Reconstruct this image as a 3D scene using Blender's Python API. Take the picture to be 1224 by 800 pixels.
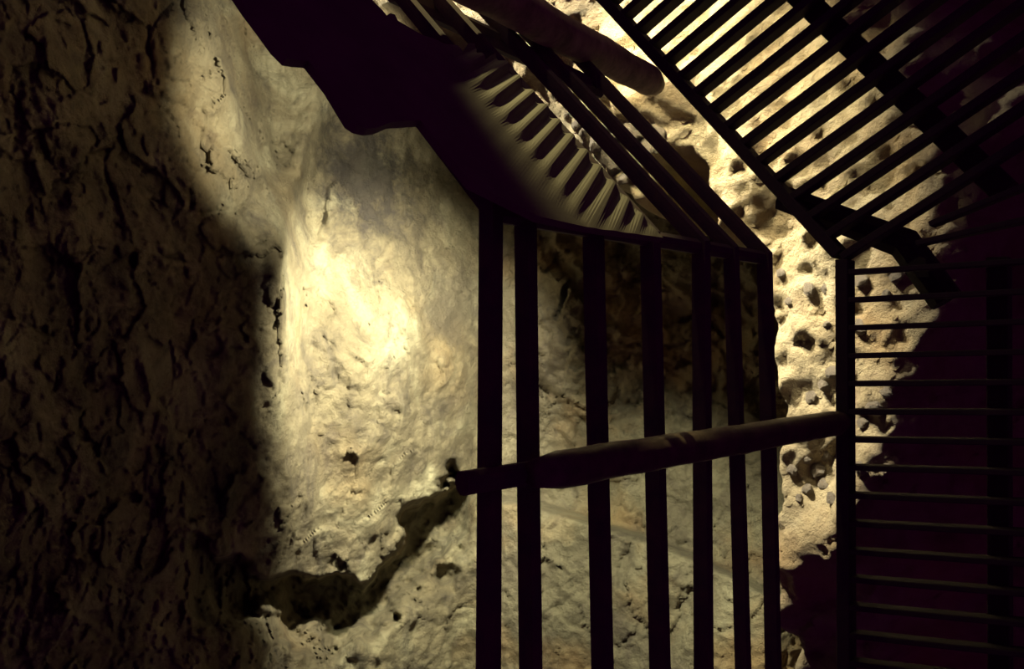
import bpy, bmesh, math, random
import numpy as np
from mathutils import Vector, Matrix
for o in list(bpy.data.objects): bpy.data.objects.remove(o)
scene = bpy.context.scene
COL = scene.collection
random.seed(4); RNG = np.random.default_rng(7)

# ------------------------------------------------------------------ camera
# A visitor stands on a grating walkway and tips the phone (turned on its side) down over the
# railing: image left is world up.  Walkway top is z = 0, +X is away from the visitor.
F, NX, H = 1160.0, 1447.0, 1.8
A = math.atan((NX-612)/F); CA, SA = math.cos(A), math.sin(A)
RT = np.array([-CA, 0, -SA]); DN = np.array([0, 1.0, 0]); FW = np.array([SA, 0, -CA]); CAM = np.array([0, 0, H])
cd = bpy.data.cameras.new('camera'); cam = bpy.data.objects.new('camera', cd); COL.objects.link(cam)
cam.matrix_world = Matrix(((-CA, 0, -SA, 0), (0, -1, 0, 0), (-SA, 0, CA, H), (0, 0, 0, 1)))
cd.sensor_width = 36; cd.lens = F/1224*36; cd.clip_start = 0.02
scene.camera = cam
def ray(px, py):
    px = np.asarray(px, float); py = np.asarray(py, float)
    return RT*((px-612)/F)[..., None]+DN*((py-400)/F)[..., None]+FW
def onz(px, py, z=0.0):
    r = ray(px, py); return CAM+r*((z-H)/r[..., 2])[..., None]
def onplane(px, py, p, n):
    r = ray(px, py); return CAM+r*(np.dot(np.asarray(p)-CAM, n)/(r@np.asarray(n)))[..., None]
def topix(P):
    v = P-CAM; z = np.maximum(v@FW, 1e-3); return 612+F*(v@RT)/z, 400+F*(v@DN)/z
def at(px, py, t): return Vector(CAM+ray(px, py)*t)

# ------------------------------------------------------------------ light and view
scene.view_settings.view_transform = 'Standard'; scene.view_settings.look = 'None'
scene.view_settings.gamma = 1.0; scene.view_settings.use_curve_mapping = False
scene.view_settings.exposure = 0.0
w = bpy.data.worlds.new('cave_dark'); scene.world = w; w.use_nodes = True
bg = w.node_tree.nodes['Background']; bg.inputs[0].default_value = (0.92, 0.05, 1.0, 1); bg.inputs[1].default_value = 0.033
def spot(name, loc, target, watts, deg, blend, color, radius=0.04):
    l = bpy.data.lights.new(name, 'SPOT'); l.energy = watts; l.spot_size = math.radians(deg); l.spot_blend = blend
    l.color = color; l.shadow_soft_size = radius
    o = bpy.data.objects.new(name, l); COL.objects.link(o); o.location = loc
    o.rotation_euler = (Vector(target)-Vector(loc)).to_track_quat('-Z', 'Y').to_euler(); return o
WARM = (1.0, 0.92, 0.64)
# flood lamps down in the chasm, hidden behind the board, aimed along the far wall and the floor
spot('chasm_floodlight', at(605, 250, 3.5), at(450, 435, 4.7), 720, 78, 0.8, WARM, 0.05)
spot('chasm_floodlight', at(470, 40, 3.0), at(335, 135, 4.1), 200, 66, 0.9, WARM, 0.05)
spot('chasm_floodlight', at(590, 190, 3.0), at(700, 760, 4.9), 520, 60, 0.8, (0.97, 0.95, 0.62), 0.05)  # extra unseen lamp, added to brighten the floor
# flood lamps at the far end of the ledge, under the turning walkway
spot('ledge_floodlight', (2.05, -2.25, -0.15), (1.09, -0.22, -0.92), 1000, 17, 0.9, (1.0, 0.86, 0.58), 0.10)
spot('ledge_floodlight', (1.42, -1.35, -0.18), (1.20, -0.70, -0.92), 240, 52, 0.8, (1.0, 0.86, 0.52), 0.10)
spot('ledge_floodlight', (2.5, -2.3, -0.05), (1.95, -1.05, -0.9), 800, 60, 0.8, (1.0, 0.92, 0.68), 0.03)  # extra unseen lamp, added to brighten the ledge behind the turned rails
# added unseen spots: one grazes the ribbed board, a weak one brightens the posts
spot('added_path_spot', (1.385, -1.93, 0.62), (0.66, -0.25, 0.80), 170, 13, 0.8, (1.0, 0.86, 0.36), 0.02)
spot('added_path_spot', (0.75, -1.6, 1.05), (0.68, -0.12, 0.36), 5, 42, 0.6, (1.0, 0.85, 0.45), 0.03)

# ------------------------------------------------------------------ noise helpers
def _hash(i, j, k, seed):
    n = (i*374761393+j*668265263+k*2147483647+seed*974634777) & 0xffffffff
    n = ((n ^ (n >> 13))*1274126177) & 0xffffffff
    n = ((n ^ (n >> 16))*2246822519) & 0xffffffff
    return ((n ^ (n >> 15)) & 0xffffff)/float(0xffffff)
def vnoise(P, seed=0):
    I = np.floor(P).astype(np.int64); f = P-I; f = f*f*f*(f*(f*6-15)+10); out = 0
    for a in (0, 1):
        for b in (0, 1):
            for c in (0, 1):
                wgt = (f[:, 0] if a else 1-f[:, 0])*(f[:, 1] if b else 1-f[:, 1])*(f[:, 2] if c else 1-f[:, 2])
                out = out+wgt*_hash(I[:, 0]+a, I[:, 1]+b, I[:, 2]+c, seed)
    return out*2-1
def fbm(P, octv=5, gain=0.5, seed=0):
    o = 0; g = 1.0; s = 1.0
    for k in range(octv):
        o = o+g*vnoise(P*s+k*17.3, seed+k); g *= gain; s *= 2.03
    return o
def ridged(P, octv=4, seed=0):
    o = 0; g = 1.0; s = 1.0
    for k in range(octv):
        o = o+g*(1-2*np.abs(vnoise(P*s+k*9.1, seed+k))); g *= 0.5; s *= 2.1
    return o
def cells(P, seed=0):
    """distance to the nearest feature point, its own random value and the gap to the second"""
    I = np.floor(P).astype(np.int64); d1 = np.full(len(P), 9.0); d2 = d1.copy(); v = np.zeros(len(P))
    for a in (-1, 0, 1):
        for b in (-1, 0, 1):
            for c in (-1, 0, 1):
                J = I+np.array([a, b, c])
                q = np.stack([_hash(J[:, 0], J[:, 1], J[:, 2], seed+m) for m in (1, 2, 3)], 1)
                d = np.sqrt(((J+q-P)**2).sum(1)); r = _hash(J[:, 0], J[:, 1], J[:, 2], seed+4)
                near = d < d1; d2 = np.where(near, d1, np.minimum(d2, d)); v = np.where(near, r, v); d1 = np.where(near, d, d1)
    return d1, v, d2-d1
def facets(P, seed=0, tilt=1.0):
    """broken rock: every cell is its own tilted plane, so neighbours meet in sharp edges"""
    I = np.floor(P).astype(np.int64); d1 = np.full(len(P), 9.0); v = np.zeros(len(P))
    for a in (-1, 0, 1):
        for b in (-1, 0, 1):
            for c in (-1, 0, 1):
                J = I+np.array([a, b, c]); h = [_hash(J[:, 0], J[:, 1], J[:, 2], seed+m) for m in range(1, 8)]
                dv = P-(J+np.stack(h[:3], 1)); d = (dv**2).sum(1)
                val = (h[3]-0.5)*0.6+tilt*(dv*(np.stack(h[4:7], 1)*2-1)).sum(1)
                near = d < d1; v = np.where(near, val, v); d1 = np.where(near, d, d1)
    return v
def sstep(a, b, x):
    t = np.clip((x-a)/(b-a), 0, 1); return t*t*(3-2*t)

# ------------------------------------------------------------------ materials
def mat(name): 
    m = bpy.data.materials.new(name); m.use_nodes = True; nt = m.node_tree
    return m, nt, nt.nodes['Principled BSDF']
def ramp(nt, fac, stops):
    r = nt.nodes.new('ShaderNodeValToRGB'); e = r.color_ramp.elements
    while len(e) < len(stops): e.new(0.5)
    for q, (p, c) in zip(e, stops): q.position = p; q.color = (*c, 1)
    nt.links.new(fac, r.inputs[0]); return r.outputs[0]
def noise_tex(nt, co, scale, detail=8, rough=0.6, dist=0.0):
    n = nt.nodes.new('ShaderNodeTexNoise'); n.inputs['Scale'].default_value = scale; n.inputs['Detail'].default_value = detail
    n.inputs['Roughness'].default_value = rough; n.inputs['Distortion'].default_value = dist
    nt.links.new(co, n.inputs['Vector']); return n.outputs['Fac']
def mixc(nt, fac, a, b, mode='MIX'):
    m = nt.nodes.new('ShaderNodeMix'); m.data_type = 'RGBA'; m.blend_type = mode
    for s, v in ((0, fac), (6, a), (7, b)):
        if hasattr(v, 'links') or hasattr(v, 'is_linked'): nt.links.new(v, m.inputs[s])
        elif s == 0: m.inputs[0].default_value = v
        else: m.inputs[s].default_value = (*v, 1)
    return m.outputs[2]
def bump(nt, bsdf, h, strength, dist):
    b = nt.nodes.new('ShaderNodeBump'); b.inputs['Strength'].default_value = strength; b.inputs['Distance'].default_value = dist
    nt.links.new(h, b.inputs['Height']); nt.links.new(b.outputs[0], bsdf.inputs['Normal'])
def rock_mat(name, stops, scale, fine, stain=(0.10, 0.08, 0.06), stain_amt=0.6, rough=0.85, ochre=(0.45, 0.25, 0.08)):
    m, nt, b = mat(name); co = nt.nodes.new('ShaderNodeTexCoord').outputs['Object']
    base = ramp(nt, noise_tex(nt, co, scale, 10, 0.65, 0.4), stops)
    st = ramp(nt, noise_tex(nt, co, scale*1.7, 12, 0.7, 0.8), [(0.50, (0, 0, 0)), (0.68, (stain_amt,)*3)])
    c1 = mixc(nt, st, base, stain)
    oc = ramp(nt, noise_tex(nt, co, scale*0.6, 4, 0.5), [(0.52, (0, 0, 0)), (0.75, (0.5,)*3)])
    c2 = mixc(nt, oc, c1, ochre)
    nt.links.new(c2, b.inputs['Base Color']); b.inputs['Roughness'].default_value = rough
    bump(nt, b, noise_tex(nt, co, fine*0.8, 12, 0.72, 0.0), 1.0, 0.035); return m
M_WALL = rock_mat('pale_limestone', [(0.28, (0.06, 0.047, 0.03)), (0.5, (0.20, 0.17, 0.105)), (0.68, (0.34, 0.315, 0.21))], 2.6, 26, (0.05, 0.04, 0.035), 0.75, 0.85, (0.30, 0.20, 0.08))
M_FLOOR = rock_mat('grey_cave_floor', [(0.25, (0.09, 0.07, 0.055)), (0.5, (0.22, 0.19, 0.13)), (0.75, (0.36, 0.32, 0.22))], 2.6, 24, (0.06, 0.04, 0.045), 0.55)
M_LEDGE = rock_mat('pebbly_conglomerate', [(0.25, (0.20, 0.14, 0.07)), (0.5, (0.40, 0.33, 0.20)), (0.75, (0.52, 0.45, 0.31))], 3.5, 38, (0.16, 0.10, 0.07), 0.45, 0.7, (0.62, 0.36, 0.12))
M_STONE = rock_mat('loose_stone', [(0.25, (0.20, 0.15, 0.115)), (0.5, (0.36, 0.31, 0.25)), (0.75, (0.5, 0.46, 0.38))], 9, 60, (0.2, 0.12, 0.10), 0.3, 0.6)
def plain_mat(name, c1, c2, scale, rough, metal=0.0, bmp=0.3):
    m, nt, b = mat(name); co = nt.nodes.new('ShaderNodeTexCoord').outputs['Object']
    f = noise_tex(nt, co, scale, 8, 0.65)
    nt.links.new(ramp(nt, f, [(0.35, c1), (0.7, c2)]), b.inputs['Base Color'])
    b.inputs['Roughness'].default_value = rough; b.inputs['Metallic'].default_value = metal
    bump(nt, b, f, bmp, 0.004); return m
M_IRON = plain_mat('dark_rusty_iron', (0.06, 0.045, 0.05), (0.11, 0.07, 0.06), 30, 0.75)
M_GRATE = plain_mat('blackened_walkway_iron', (0.035, 0.028, 0.032), (0.06, 0.042, 0.04), 40, 0.8)
M_LOG = plain_mat('weathered_log_bark', (0.16, 0.12, 0.07), (0.42, 0.33, 0.20), 22, 0.85, 0, 0.6)
M_POST = plain_mat('worn_round_timber', (0.07, 0.05, 0.04), (0.15, 0.11, 0.08), 30, 0.5, 0, 0.4)
M_BOARD = plain_mat('dull_grey_board', (0.11, 0.095, 0.07), (0.16, 0.14, 0.10), 14, 0.8, 0, 0.15)

# ------------------------------------------------------------------ object helpers
def link(name, me, m, parent=None, kind=None, smooth=False):
    o = bpy.data.objects.new(name, me); COL.objects.link(o)
    if m and not me.materials: me.materials.append(m)
    if parent: o.parent = parent
    if kind: o['kind'] = kind
    if smooth:
        for p in me.polygons: p.use_smooth = True
    return o
def tag(o, label, cat, group=None):
    o['label'] = label; o['category'] = cat
    if group: o['group'] = group
    return o
def empty(name, loc=(0, 0, 0)):
    o = bpy.data.objects.new(name, None); COL.objects.link(o); o.location = loc; o.empty_display_size = 0.1; return o
def grid_mesh(name, P, nu, nv, keep=None, flip=False):
    idx = np.arange(nu*nv).reshape(nu, nv)
    q = np.stack([idx[:-1, :-1], idx[1:, :-1], idx[1:, 1:], idx[:-1, 1:]], -1).reshape(-1, 4)
    if keep is not None: q = q[keep]
    if flip: q = q[:, ::-1]
    used = np.unique(q); rm = np.zeros(nu*nv, np.int64); rm[used] = np.arange(len(used)); q = rm[q]; V = P[used]
    me = bpy.data.meshes.new(name); me.vertices.add(len(V)); me.vertices.foreach_set('co', V.astype(np.float32).ravel())
    me.loops.add(q.size); me.loops.foreach_set('vertex_index', q.astype(np.int32).ravel())
    me.polygons.add(len(q)); me.polygons.foreach_set('loop_start', (np.arange(len(q))*4).astype(np.int32))
    me.polygons.foreach_set('loop_total', np.full(len(q), 4, np.int32))
    me.polygons.foreach_set('use_smooth', np.ones(len(q), bool)); me.update(); me.validate(); return me
def tube_mesh(name, pts, rads, sides=10, square=False):
    """swept bar; mitred at bends, closed ends"""
    bm = bmesh.new(); rings = []; pts = [Vector(p) for p in pts]
    if not hasattr(rads, '__len__'): rads = [rads]*len(pts)
    for i, p in enumerate(pts):
        a = (p-pts[i-1]).normalized() if i else None; b = (pts[i+1]-p).normalized() if i < len(pts)-1 else None
        t = (a+b).normalized() if a and b else (a or b)
        k = 1/max(0.3, t.dot(a)) if a and b else 1.0
        ref = Vector((0, 0, 1)) if abs(t.z) < 0.8 else Vector((1, 0, 0))
        s = t.cross(ref).normalized(); n = s.cross(t).normalized()
        ring = []
        for j in range(sides):
            th = 2*math.pi*(j+0.5)/sides; c, d = math.cos(th), math.sin(th)
            if square: q = 1/max(abs(c), abs(d))*0.93 if max(abs(c), abs(d)) > 0.75 else 1.22; c, d = c*q, d*q
            ring.append(bm.verts.new(p+s*c*rads[i]*k+n*d*rads[i]))
        rings.append(ring)
    for r0, r1 in zip(rings, rings[1:]):
        for j in range(sides): bm.faces.new((r0[j], r0[(j+1) % sides], r1[(j+1) % sides], r1[j]))
    bm.faces.new(rings[0][::-1]); bm.faces.new(rings[-1])
    bmesh.ops.recalc_face_normals(bm, faces=bm.faces)
    me = bpy.data.meshes.new(name); bm.to_mesh(me); bm.free(); return me
def box_mesh(name, L, W, D, bevel=0.0015):
    bm = bmesh.new(); bmesh.ops.create_cube(bm, size=1.0)
    for v in bm.verts: v.co = Vector((v.co.x*L, v.co.y*W, (v.co.z-0.5)*D))
    bmesh.ops.bevel(bm, geom=list(bm.edges), offset=bevel, segments=1, affect='EDGES')
    me = bpy.data.meshes.new(name); bm.to_mesh(me); bm.free(); return me

# ------------------------------------------------------------------ the cave: far wall and deep floor
def axis(lo, a, b, hi, fine, coarse):
    return np.concatenate([np.arange(lo, a, coarse), np.arange(a, b, fine), np.arange(b, hi+coarse, coarse)])
gx = axis(-880, -40, 1000, 1500, 2.5, 14); gy = axis(-900, -60, 860, 1700, 2.5, 14)
PX, PY = np.meshgrid(gx, gy, indexing='ij'); nu, nv = PX.shape
px, py = PX.ravel(), PY.ravel()
r = ray(px, py)
XW, ZF = 3.55, -3.0
tw = XW/np.maximum(r[:, 0], 0.02); tf = np.where(r[:, 2] < -0.02, (ZF-H)/np.minimum(r[:, 2], -0.02), 99)
k = 5.0
t = -np.log(np.exp(-k*np.minimum(tw, 30))+np.exp(-k*np.minimum(tf, 30)))/k
wallness = sstep(0.15, -0.15, tw-tf)
# the dark upper mass overhangs the lit hollow
E = np.interp(py, [-400, 0, 120, 300, 450, 600, 700, 1200], [200, 250, 292, 345, 345, 365, 330, 220])
left = E-px
over = sstep(-32, 22, left)*0.42+np.clip(left, 0, 900)/900*0.9
t = t-over*sstep(-500, 0, py+400)*1.0
# lit bulge in the hollow, with a rib to its upper left
t = t-0.34*np.exp(-(((px-450)/120)**2+((py-470)/170)**2))
ribx = np.interp(py, [-100, 130, 230, 330, 500], [420, 378, 345, 330, 330])
t = t-0.14*np.exp(-((px-ribx)/16)**2)*sstep(420, 300, py)*sstep(-40, 60, py)
# undercut running under the bulge
cx = np.array([150, 240, 330, 400, 440, 480, 520, 560, 640.]); cy = np.array([640, 655, 690, 706, 690, 640, 602, 570, 535.])
below = py-np.interp(px, cx, cy)+26*fbm(np.stack([px/55, py/55, 0*px], 1), 4, 0.55, 19)
amt = sstep(200, 320, px)*sstep(590, 520, px)
t = t+amt*(0.75*sstep(-5, 12, below)*sstep(110, 20, below)+0.10*np.exp(-(below/7)**2)*sstep(430, 470, px))
# the craggy rise behind the railing and the pale slab lying on the floor
t = t-0.45*np.exp(-(((px-680)/85)**2+((py-360)/130)**2))
slab = (py-np.interp(px, [560, 640, 790, 880, 960], [590, 600, 648, 686, 730]))
t = t-0.45*sstep(-6, 10, slab)*sstep(540, 620, px)*sstep(1000, 900, px)
P0 = CAM+r*t[:, None]
amp = 1.0
n1 = fbm(P0*0.9, 3, 0.5, 11); n2 = fbm(P0*2.6, 6, 0.56, 23)
wp = P0+0.10*np.stack([fbm(P0*2.2+5, 3, 0.5, 3), fbm(P0*2.2+9, 3, 0.5, 5), fbm(P0*2.2+13, 3, 0.5, 7)], 1)
rd = ridged(wp*np.array([2.4, 2.0, 3.4]), 5, 31)
wq = P0+0.05*np.stack([fbm(P0*5+5, 3, 0.5, 3), fbm(P0*5+9, 3, 0.5, 5), fbm(P0*5+13, 3, 0.5, 7)], 1)
fA = facets(wq*3.2, 201, 1.1); fB = facets(wq*8.0, 211, 1.1); fC = facets(wq*19.0, 221, 1.1)
cragz = sstep(600, 640, px)*sstep(540, 470, py)
crag = 0.75+0.7*cragz+0.5*sstep(350, 250, px)+0.3*sstep(560, 640, py)
aq = np.stack([wp@np.array([0.55, 0.65, -0.5])*7, wp@np.array([0.75, -0.65, 0.1])*2.2, wp@np.array([0.3, 0.35, 0.9])*3], 1)
strat = ridged(aq, 4, 53)
disp = cragz*(0.05*strat+0.02*fB)+0.10*n1+0.04*n2+0.025*rd+crag*(0.045*fA+0.026*fB+0.012*fC)
P = P0-r/np.linalg.norm(r, axis=1)[:, None]*disp[:, None]
def wall_at(x, y):
    return P[int(np.argmin((px-x)**2+(py-y)**2))]
def add_stain(m, centre, radius, colour, amount):
    nt = m.node_tree; b = nt.nodes['Principled BSDF']; src = b.inputs['Base Color'].links[0].from_socket
    co = nt.nodes.new('ShaderNodeTexCoord').outputs['Object']
    d = nt.nodes.new('ShaderNodeVectorMath'); d.operation = 'DISTANCE'; nt.links.new(co, d.inputs[0]); d.inputs[1].default_value = tuple(centre)
    f = nt.nodes.new('ShaderNodeMath'); f.operation = 'MULTIPLY_ADD'; nt.links.new(noise_tex(nt, co, 7, 10, 0.72), f.inputs[0]); f.inputs[1].default_value = radius*3.2
    g = nt.nodes.new('ShaderNodeMath'); g.operation = 'SUBTRACT'; nt.links.new(d.outputs['Value'], g.inputs[0]); g.inputs[1].default_value = radius*1.6
    nt.links.new(g.outputs[0], f.inputs[2])
    fac = ramp(nt, f.outputs[0], [(radius*0.55, (amount,)*3), (radius*1.25, (0, 0, 0))])
    nt.links.new(mixc(nt, fac, src, colour), b.inputs['Base Color'])
add_stain(M_WALL, wall_at(435, 215), 0.30, (0.035, 0.03, 0.03), 0.85)
add_stain(M_WALL, wall_at(545, 370), 0.26, (0.10, 0.085, 0.06), 0.7)
keepw = (wallness.reshape(nu, nv)[:-1, :-1] > 0.5).ravel()
link('wall_far', grid_mesh('wall_far', P, nu, nv, keepw, True), M_WALL, kind='structure')
link('floor', grid_mesh('floor', P, nu, nv, ~keepw, True), M_FLOOR, kind='structure')

# ------------------------------------------------------------------ the pebbly ledge under the walkway
ZL = -0.9
K = [(120, -260), (420, 20), (560, 95), (640, 140), (690, 168), (757, 226), (785, 190), (815, 172), (848, 205), (849, 236), (905, 284), (918, 320), (926, 480), (938, 640), (930, 800), (915, 1100), (900, 1500)]
KW = onz([p[0] for p in K], [p[1] for p in K], ZL)[:, :2]
def signed(Q, KW=KW):
    """distance outside the ledge edge (positive over the chasm)"""
    best = np.full(len(Q), 99.0); sg = np.ones(len(Q))
    for a, b in zip(KW[:-1], KW[1:]):
        ab = b-a; s_ = np.clip(((Q-a)@ab)/(ab@ab), 0, 1); dv = Q-(a+s_[:, None]*ab); d = np.linalg.norm(dv, axis=1)
        cr = ab[0]*dv[:, 1]-ab[1]*dv[:, 0]; m = d < best-1e-9; best = np.where(m, d, best); sg = np.where(m, np.sign(cr), sg)
    return best*sg
lx = axis(-1.6, 0.15, 2.7, 3.4, 0.011, 0.06); ly = axis(-3.2, -1.5, 1.3, 3.0, 0.011, 0.06)
LX, LY = np.meshgrid(lx, ly, indexing='ij'); Q = np.stack([LX.ravel(), LY.ravel()], 1); lu, lv = LX.shape
sd = signed(Q); mid = Q.mean(0)
if signed(np.array([[0.6, -0.4]]))[0] > 0: sd = -sd
Q3 = np.concatenate([Q, np.full((len(Q), 1), ZL)], 1)
sdn = sd+0.05*fbm(Q3*5, 3, 0.5, 61)
m1 = fbm(Q3*1.3, 3, 0.5, 71); m2 = fbm(Q3*6, 5, 0.55, 77); c1, cv1, g1 = cells(Q3*9+m2[:, None]*0.2, 83); c2_, cv2, g2 = cells(Q3*24, 91)
zz = ZL+0.05*m1+0.024*m2+0.02*(cv1-0.5)*sstep(0.0, 0.3, g1)+0.030*np.clip(cv2-0.72, 0, 1)*sstep(0.0, 0.25, g2)
CR = [(900, -150), (985, 0), (1125, 190), (1110, 330), (1065, 500), (1005, 645), (930, 690), (880, 790), (840, 1000)]  # crest and drop shaped to block the lamps and shade the ledge beyond
CRW = onz([p[0] for p in CR], [p[1] for p in CR], ZL)[:, :2]
sc = signed(Q, CRW)
if signed(np.array([[0.2, 0.8]]), CRW)[0] < 0: sc = -sc
sc = sc+0.06*fbm(Q3*5, 3, 0.5, 99)
zz = zz-0.55*sstep(-0.05, 0.60, sc)+0.04*np.exp(-(sc/0.08)**2)
pit = onz(972, 572, ZL)
zz = zz+0.010*facets(Q3*16, 231, 1.1)+0.012*facets(Q3*7, 241, 1.1)-0.07*np.exp(-(((Q[:, 0]-pit[0])/0.07)**2+((Q[:, 1]-pit[1])/0.09)**2))
zz = zz-0.10*sstep(-0.22, 0.0, sdn)-2.6*sstep(0.0, 0.30, sdn)+0.15*np.clip(Q[:, 0]-1.2, 0, 2)
keepl = (sdn.reshape(lu, lv)[:-1, :-1] < 0.42).ravel()
ledge = link('floor_ledge', grid_mesh('floor_ledge', np.stack([Q[:, 0], Q[:, 1], zz], 1), lu, lv, keepl), M_LEDGE, kind='structure')
def ledge_z(x, y):
    i = int(np.clip(np.searchsorted(lx, x), 0, lu-1)); j = int(np.clip(np.searchsorted(ly, y), 0, lv-1)); return float(zz.reshape(lu, lv)[i, j])

def stone_mesh(name, seed):
    bm = bmesh.new(); bmesh.ops.create_icosphere(bm, subdivisions=2, radius=1.0)
    V = np.array([v.co[:] for v in bm.verts]); s_ = 1+0.28*fbm(V*1.1+seed*5, 3, 0.5, seed)
    dd, cc, gg = cells(V*1.3+seed*3.3, seed+5); s_ = s_*(0.86+0.3*cc)
    for v, q in zip(bm.verts, s_): v.co = v.co*float(q)
    me = bpy.data.meshes.new(name); bm.to_mesh(me); bm.free(); me.materials.append(M_STONE); return me
STONES = [stone_mesh('stone', 3+i) for i in range(6)]
def put_stone(pxl, pyl, size_px):
    p = onz(pxl, pyl, ZL); z = ledge_z(p[0], p[1])
    for _ in range(3): p = onz(pxl, pyl, z); z = ledge_z(p[0], p[1])
    s_ = size_px/2/F*(H-z)/0.86
    o = bpy.data.objects.new('stone', random.choice(STONES)); COL.objects.link(o); o.parent = ledge
    o.location = (p[0], p[1], z+s_*0.15); o.scale = (s_*random.uniform(0.85, 1.25), s_*random.uniform(0.8, 1.1), s_*random.uniform(0.55, 0.8))
    o.rotation_euler = (random.uniform(-.4, .4), random.uniform(-.4, .4), random.uniform(0, 6.3))
for a in [(748, 158, 22), (764, 152, 26), (781, 162, 24), (775, 178, 24), (793, 176, 18), (760, 172, 16), (790, 160, 14), (741, 176, 20), (752, 192, 22), (735, 163, 16), (768, 195, 14), (727, 150, 18),
          (700, 160, 18), (712, 172, 20), (725, 186, 20), (735, 200, 20), (745, 214, 18), (690, 150, 14),
          (948, 562, 13), (966, 548, 12), (979, 562, 17), (990, 545, 12), (985, 580, 14), (965, 585, 12), (955, 596, 10), (994, 596, 12),
          (934, 327, 10), (968, 346, 14), (988, 345, 10), (945, 360, 12), (990, 388, 10),
          (985, 460, 16), (970, 475, 12), (940, 480, 14), (995, 445, 12), (955, 410, 12),
          (1030, 335, 14), (1072, 330, 16), (1060, 352, 12), (1028, 392, 14), (1045, 488, 16), (1032, 505, 12), (1060, 470, 12), (1028, 560, 14), (1060, 560, 12)]: put_stone(*a)

# ------------------------------------------------------------------ walkway of grating bars
E0 = onz(1006, 310.0); U = np.array([0.6583, -0.7527, 0]); N = np.array([0.7527, 0.6583, 0])
SW = 0.010; SD = 0.034
WID = 0.92
def bar_between(p, q, name, w_, d_, m, parent, ztop=0.0):
    p = Vector((p[0], p[1], 0)); q = Vector((q[0], q[1], 0)); L = (q-p).length
    o = link(name, box_mesh(name, L, w_, d_), m, parent); o.location = (p+q)/2-Vector(parent.location); o.location.z = ztop
    o.rotation_euler = (0, 0, math.atan2((q-p).y, (q-p).x)); return o
# straight run (along Y), its outer edge at X = E0.x
wk = tag(empty('walkway_grating', (E0[0], E0[1], 0)), 'straight run of black iron walkway grating with thin evenly spaced cross bars', 'walkway')
xo, yo = E0[0], E0[1]; xin = xo-WID
bar_between((xo, yo), (xo-0.006, yo+1.6), 'edge_beam', 0.022, 0.05, M_GRATE, wk, 0.004)
bar_between((0.297, yo+0.005), (0.292, yo+1.6), 'middle_beam', 0.034, 0.045, M_GRATE, wk, -SD+0.0005)
bar_between((xin, yo+0.005), (xin, yo+1.6), 'edge_beam', 0.022, 0.05, M_GRATE, wk, 0.004)
me_s = box_mesh('slat', WID-0.02, SW, SD); me_s.materials.append(M_GRATE)
for i in range(32):
    o = bpy.data.objects.new('slat', me_s); COL.objects.link(o); o.parent = wk
    y = 0.012+i*0.0497
    o.location = (-WID/2, y, 0); o.rotation_euler = (0, 0, math.radians(1.5+0.2*i))
for th, d0, L in ((10, 0.13, 0.45), (20, 0.16, 0.45)):
    p = np.array([-math.cos(math.radians(th)), -math.sin(math.radians(th))])
    bar_between(E0[:2]+p*d0, E0[:2]+p*(d0+L), 'slat', SW, SD, M_GRATE, wk, -0.001)
# turned run, 41 degrees away from the straight one; bars lie a little askew
wd = tag(empty('walkway_grating', (E0[0], E0[1], 0)), 'turned run of walkway grating with broad black bars over the brightly lit ledge', 'walkway')
E1 = E0+U*1.75
bar_between(E0+U*0.013, E1, 'edge_beam', 0.022, 0.05, M_GRATE, wd, 0.004)
M0 = onz(1185, 215.0); bar_between(M0-U*0.02, M0+U*1.6, 'middle_beam', 0.046, 0.045, M_GRATE, wd, -0.0378)
SK = math.radians(31); sdv = np.array([math.cos(SK), math.sin(SK), 0])
LD = 0.80
me_d = box_mesh('slat', LD, 0.0145, 0.038); me_d.materials.append(M_GRATE)
for i in range(34):
    p = E0+U*(0.005+i*0.0505)-sdv*LD/2
    # bars near the corner are cut where the straight run begins
    o = bpy.data.objects.new('slat', me_d); COL.objects.link(o); o.parent = wd
    o.location = (p[0]-E0[0], p[1]-E0[1], 0.0); o.rotation_euler = (0, 0, SK)
# support bracket under the corner
p0 = onz(940, 238, -0.1); p1 = onz(1085, 292, -0.1); p2 = onz(1135, 360, -0.1)
tag(link('support_beam', tube_mesh('support_beam', [(p0[0], p0[1], -0.075), (p1[0], p1[1], -0.075), (p2[0], p2[1], -0.075)], [0.026, 0.03, 0.03], 8, True), M_GRATE), 'dark bent support beam tucked under the corner of the walkway grating', 'beam')

# ------------------------------------------------------------------ railing: seven bent rails, posts
OFF = 0.03
rl = tag(empty('railing', (E0[0], E0[1], 0)), 'dark iron railing of seven rails that bends with the walkway above the chasm', 'railing')
base = Vector((E0[0], E0[1], 0))
cn = E0+np.array([OFF, OFF*math.tan(math.radians(41.17/2)), 0])
nX = np.array([1.0, 0, 0])
def rail(pxl_top, pxl_bot, wpx, rise, thin=0.86):
    zt = onplane(pxl_top, 300.0, cn, nX)[2]; b = onplane(pxl_bot, 800.0, cn, nX)
    z0 = 0.5*(zt+b[2]); sl = (b[2]-zt)/(b[1]-cn[1])*0.8
    rad = wpx/2/F*np.linalg.norm(onplane((pxl_top+pxl_bot)/2, 500.0, cn, nX)-CAM)*0.93
    far = cn+U*1.55
    pts = [(far[0], far[1], zt+rise*1.55), (cn[0], cn[1], zt), (cn[0], cn[1]+1.45, zt+sl*1.45)]
    return link('rail', tube_mesh('rail', [Vector(p)-base for p in pts], [rad*thin*0.8, rad*thin, rad], 12, True), M_IRON, rl, smooth=False)
RAILS = [(587, 583, 30, 0.03), (628, 636, 28, 0.04), (709, 723, 27, 0.06), (777, 792, 26, 0.12), (838, 842, 24, 0.145), (874, 892, 20, 0.17), (914, 927, 20, 0.145)]
for q in RAILS: rail(*q)
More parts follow.
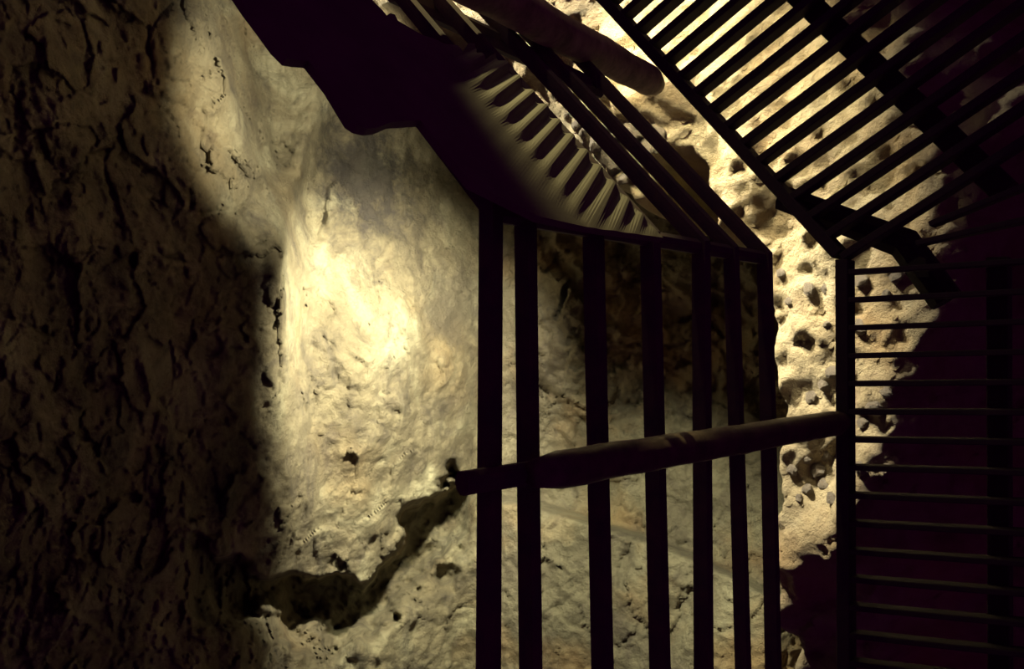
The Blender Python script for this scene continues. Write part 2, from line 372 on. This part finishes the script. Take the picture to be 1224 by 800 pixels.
def post(pb, pt, rb, rtop, name, m, sides=14, wob=0.0):
    n = 24; pts = []; rr = []
    for i in range(n):
        f = i/(n-1); p = Vector(pb).lerp(Vector(pt), f)+Vector((random.uniform(-wob, wob), random.uniform(-wob, wob), 0))
        rd_ = rb+(rtop-rb)*f; 
        if i in (0, n-1): rd_ *= 0.72
        pts.append(p-base); rr.append(rd_*random.uniform(1-wob*8, 1+wob*8))
    return link(name, tube_mesh(name, pts, rr, sides), m, rl, smooth=True)
# round post of the straight run: foot on the edge beam, head just under the top rail
pf = np.array([xo-0.004, 0.160, 0.006]); 
ph = onplane(640, 566.0, [xo-0.012, 0, 0], nX)
post(pf, ph, 0.0225, 0.0195, 'post', M_POST, wob=0.001)
pe = onplane(552, 578.0, [xo+0.03, 0, 0], nX)
link('post_bolt', tube_mesh('post_bolt', [Vector(ph)-base+Vector((0.012, 0.002, -0.03)), Vector(pe)-base], [0.012, 0.012], 10), M_IRON, rl)
# log post of the turned run, leaning
lf = onplane(783, 101.0, E0+N*0.045, N); lt = onplane(560, -22.0, E0-N*0.03, N)
lt2 = lf+(lt-lf)*1.35
post(lf, lt2, 0.031, 0.030, 'post', M_LOG, wob=0.0015)
# flat iron upright behind the rails, next to the board
ub = onplane(716, 108.0, cn+N*0.02, N); ut = onplane(470, -10.0, cn+N*0.02, N)
link('upright', tube_mesh('upright', [Vector(ub)-base, Vector(ut)-base], [0.015, 0.015], 8, True), M_IRON, rl)
# corner upright tying the rails together
link('upright', tube_mesh('upright', [Vector((cn[0]+0.004, cn[1]+0.004, z))-base for z in (0.30, 1.02)], [0.011, 0.011], 8, True), M_IRON, rl)

# ------------------------------------------------------------------ ribbed board fixed to the corner of the railing
out_px = [(790, 287), (700, 275), (640, 262), (560, 222), (500, 148), (465, 150), (448, 157), (436, 158), (424, 155), (415, 149), (390, 108), (366, 77), (352, 76), (340, 74), (326, 60), (310, 38), (292, 14), (262, -30),
          (330, -60), (395, -26), (440, 1), (455, 16), (460, 22), (464, 19), (470, 21), (473, 28), (502, 45), (535, 56), (552, 64), (556, 57), (565, 55), (570, 59), (568, 66), (578, 74), (590, 66)]
BP = cn-N*0.032
pl = onplane([p[0] for p in out_px], [p[1] for p in out_px], BP, N)
al = (pl-BP)@U; zl = pl[:, 2]
bm = bmesh.new()
outline = [bm.verts.new((a_, z_, 0)) for a_, z_ in zip(al, zl)]
f0 = bm.faces.new(outline)
bmesh.ops.triangulate(bm, faces=[f0])
# slice fine across the ribs, relief shaped to stand in for light stripes
def bpl(x, y):
    q = onplane(float(x), float(y), BP, N); return Vector((float((q-BP)@U), float(q[2]), 0))
rdir = (bpl(678, 166)-bpl(650, 201)).normalized(); rper = Vector((-rdir.y, rdir.x, 0))
if rper.x < 0: rper = -rper
ts = [v.co.dot(rper) for v in bm.verts]; pitch = abs((bpl(778, 272)-bpl(678, 160)).dot(rper))/6
s0 = min(ts)
step = pitch/8; c_ = s0+step
while c_ < max(ts):
    bmesh.ops.bisect_plane(bm, geom=list(bm.verts)+list(bm.edges)+list(bm.faces), plane_co=rper*c_, plane_no=rper, dist=1e-6); c_ += step
def edge_fade(p):
    f = 1.0
    for q0, q1 in ((bpl(600, 66), bpl(790, 287)), (bpl(790, 287), bpl(640, 262))):
        e = (q1-q0).normalized(); d = abs(e.x*(p.y-q0.y)-e.y*(p.x-q0.x)); f *= float(sstep(0.0, 0.014, d))
    return f
ext = bmesh.ops.extrude_face_region(bm, geom=list(bm.faces))
newv = set(g for g in ext['geom'] if isinstance(g, bmesh.types.BMVert))
for v in bm.verts:
    wv = math.sin(2*math.pi*v.co.dot(rper)/pitch)*0.0042*float(sstep(0.98, 0.88, v.co.y))*edge_fade(v.co)
    z_ = wv+(0.004 if v in newv else -0.004)
    wpt = BP+U*v.co.x+np.array([0, 0, v.co.y])-N*z_
    v.co = Vector(wpt)
bmesh.ops.recalc_face_normals(bm, faces=bm.faces)
ctr = Vector((BP[0], BP[1], 0.7))
for v in bm.verts: v.co -= ctr
me = bpy.data.meshes.new('ribbed_board'); bm.to_mesh(me); bm.free()
bo = link('ribbed_board', me, M_BOARD); bo.location = ctr
tag(bo, 'dark ribbed board with wavy top edge fixed to the railing at its bend', 'board')
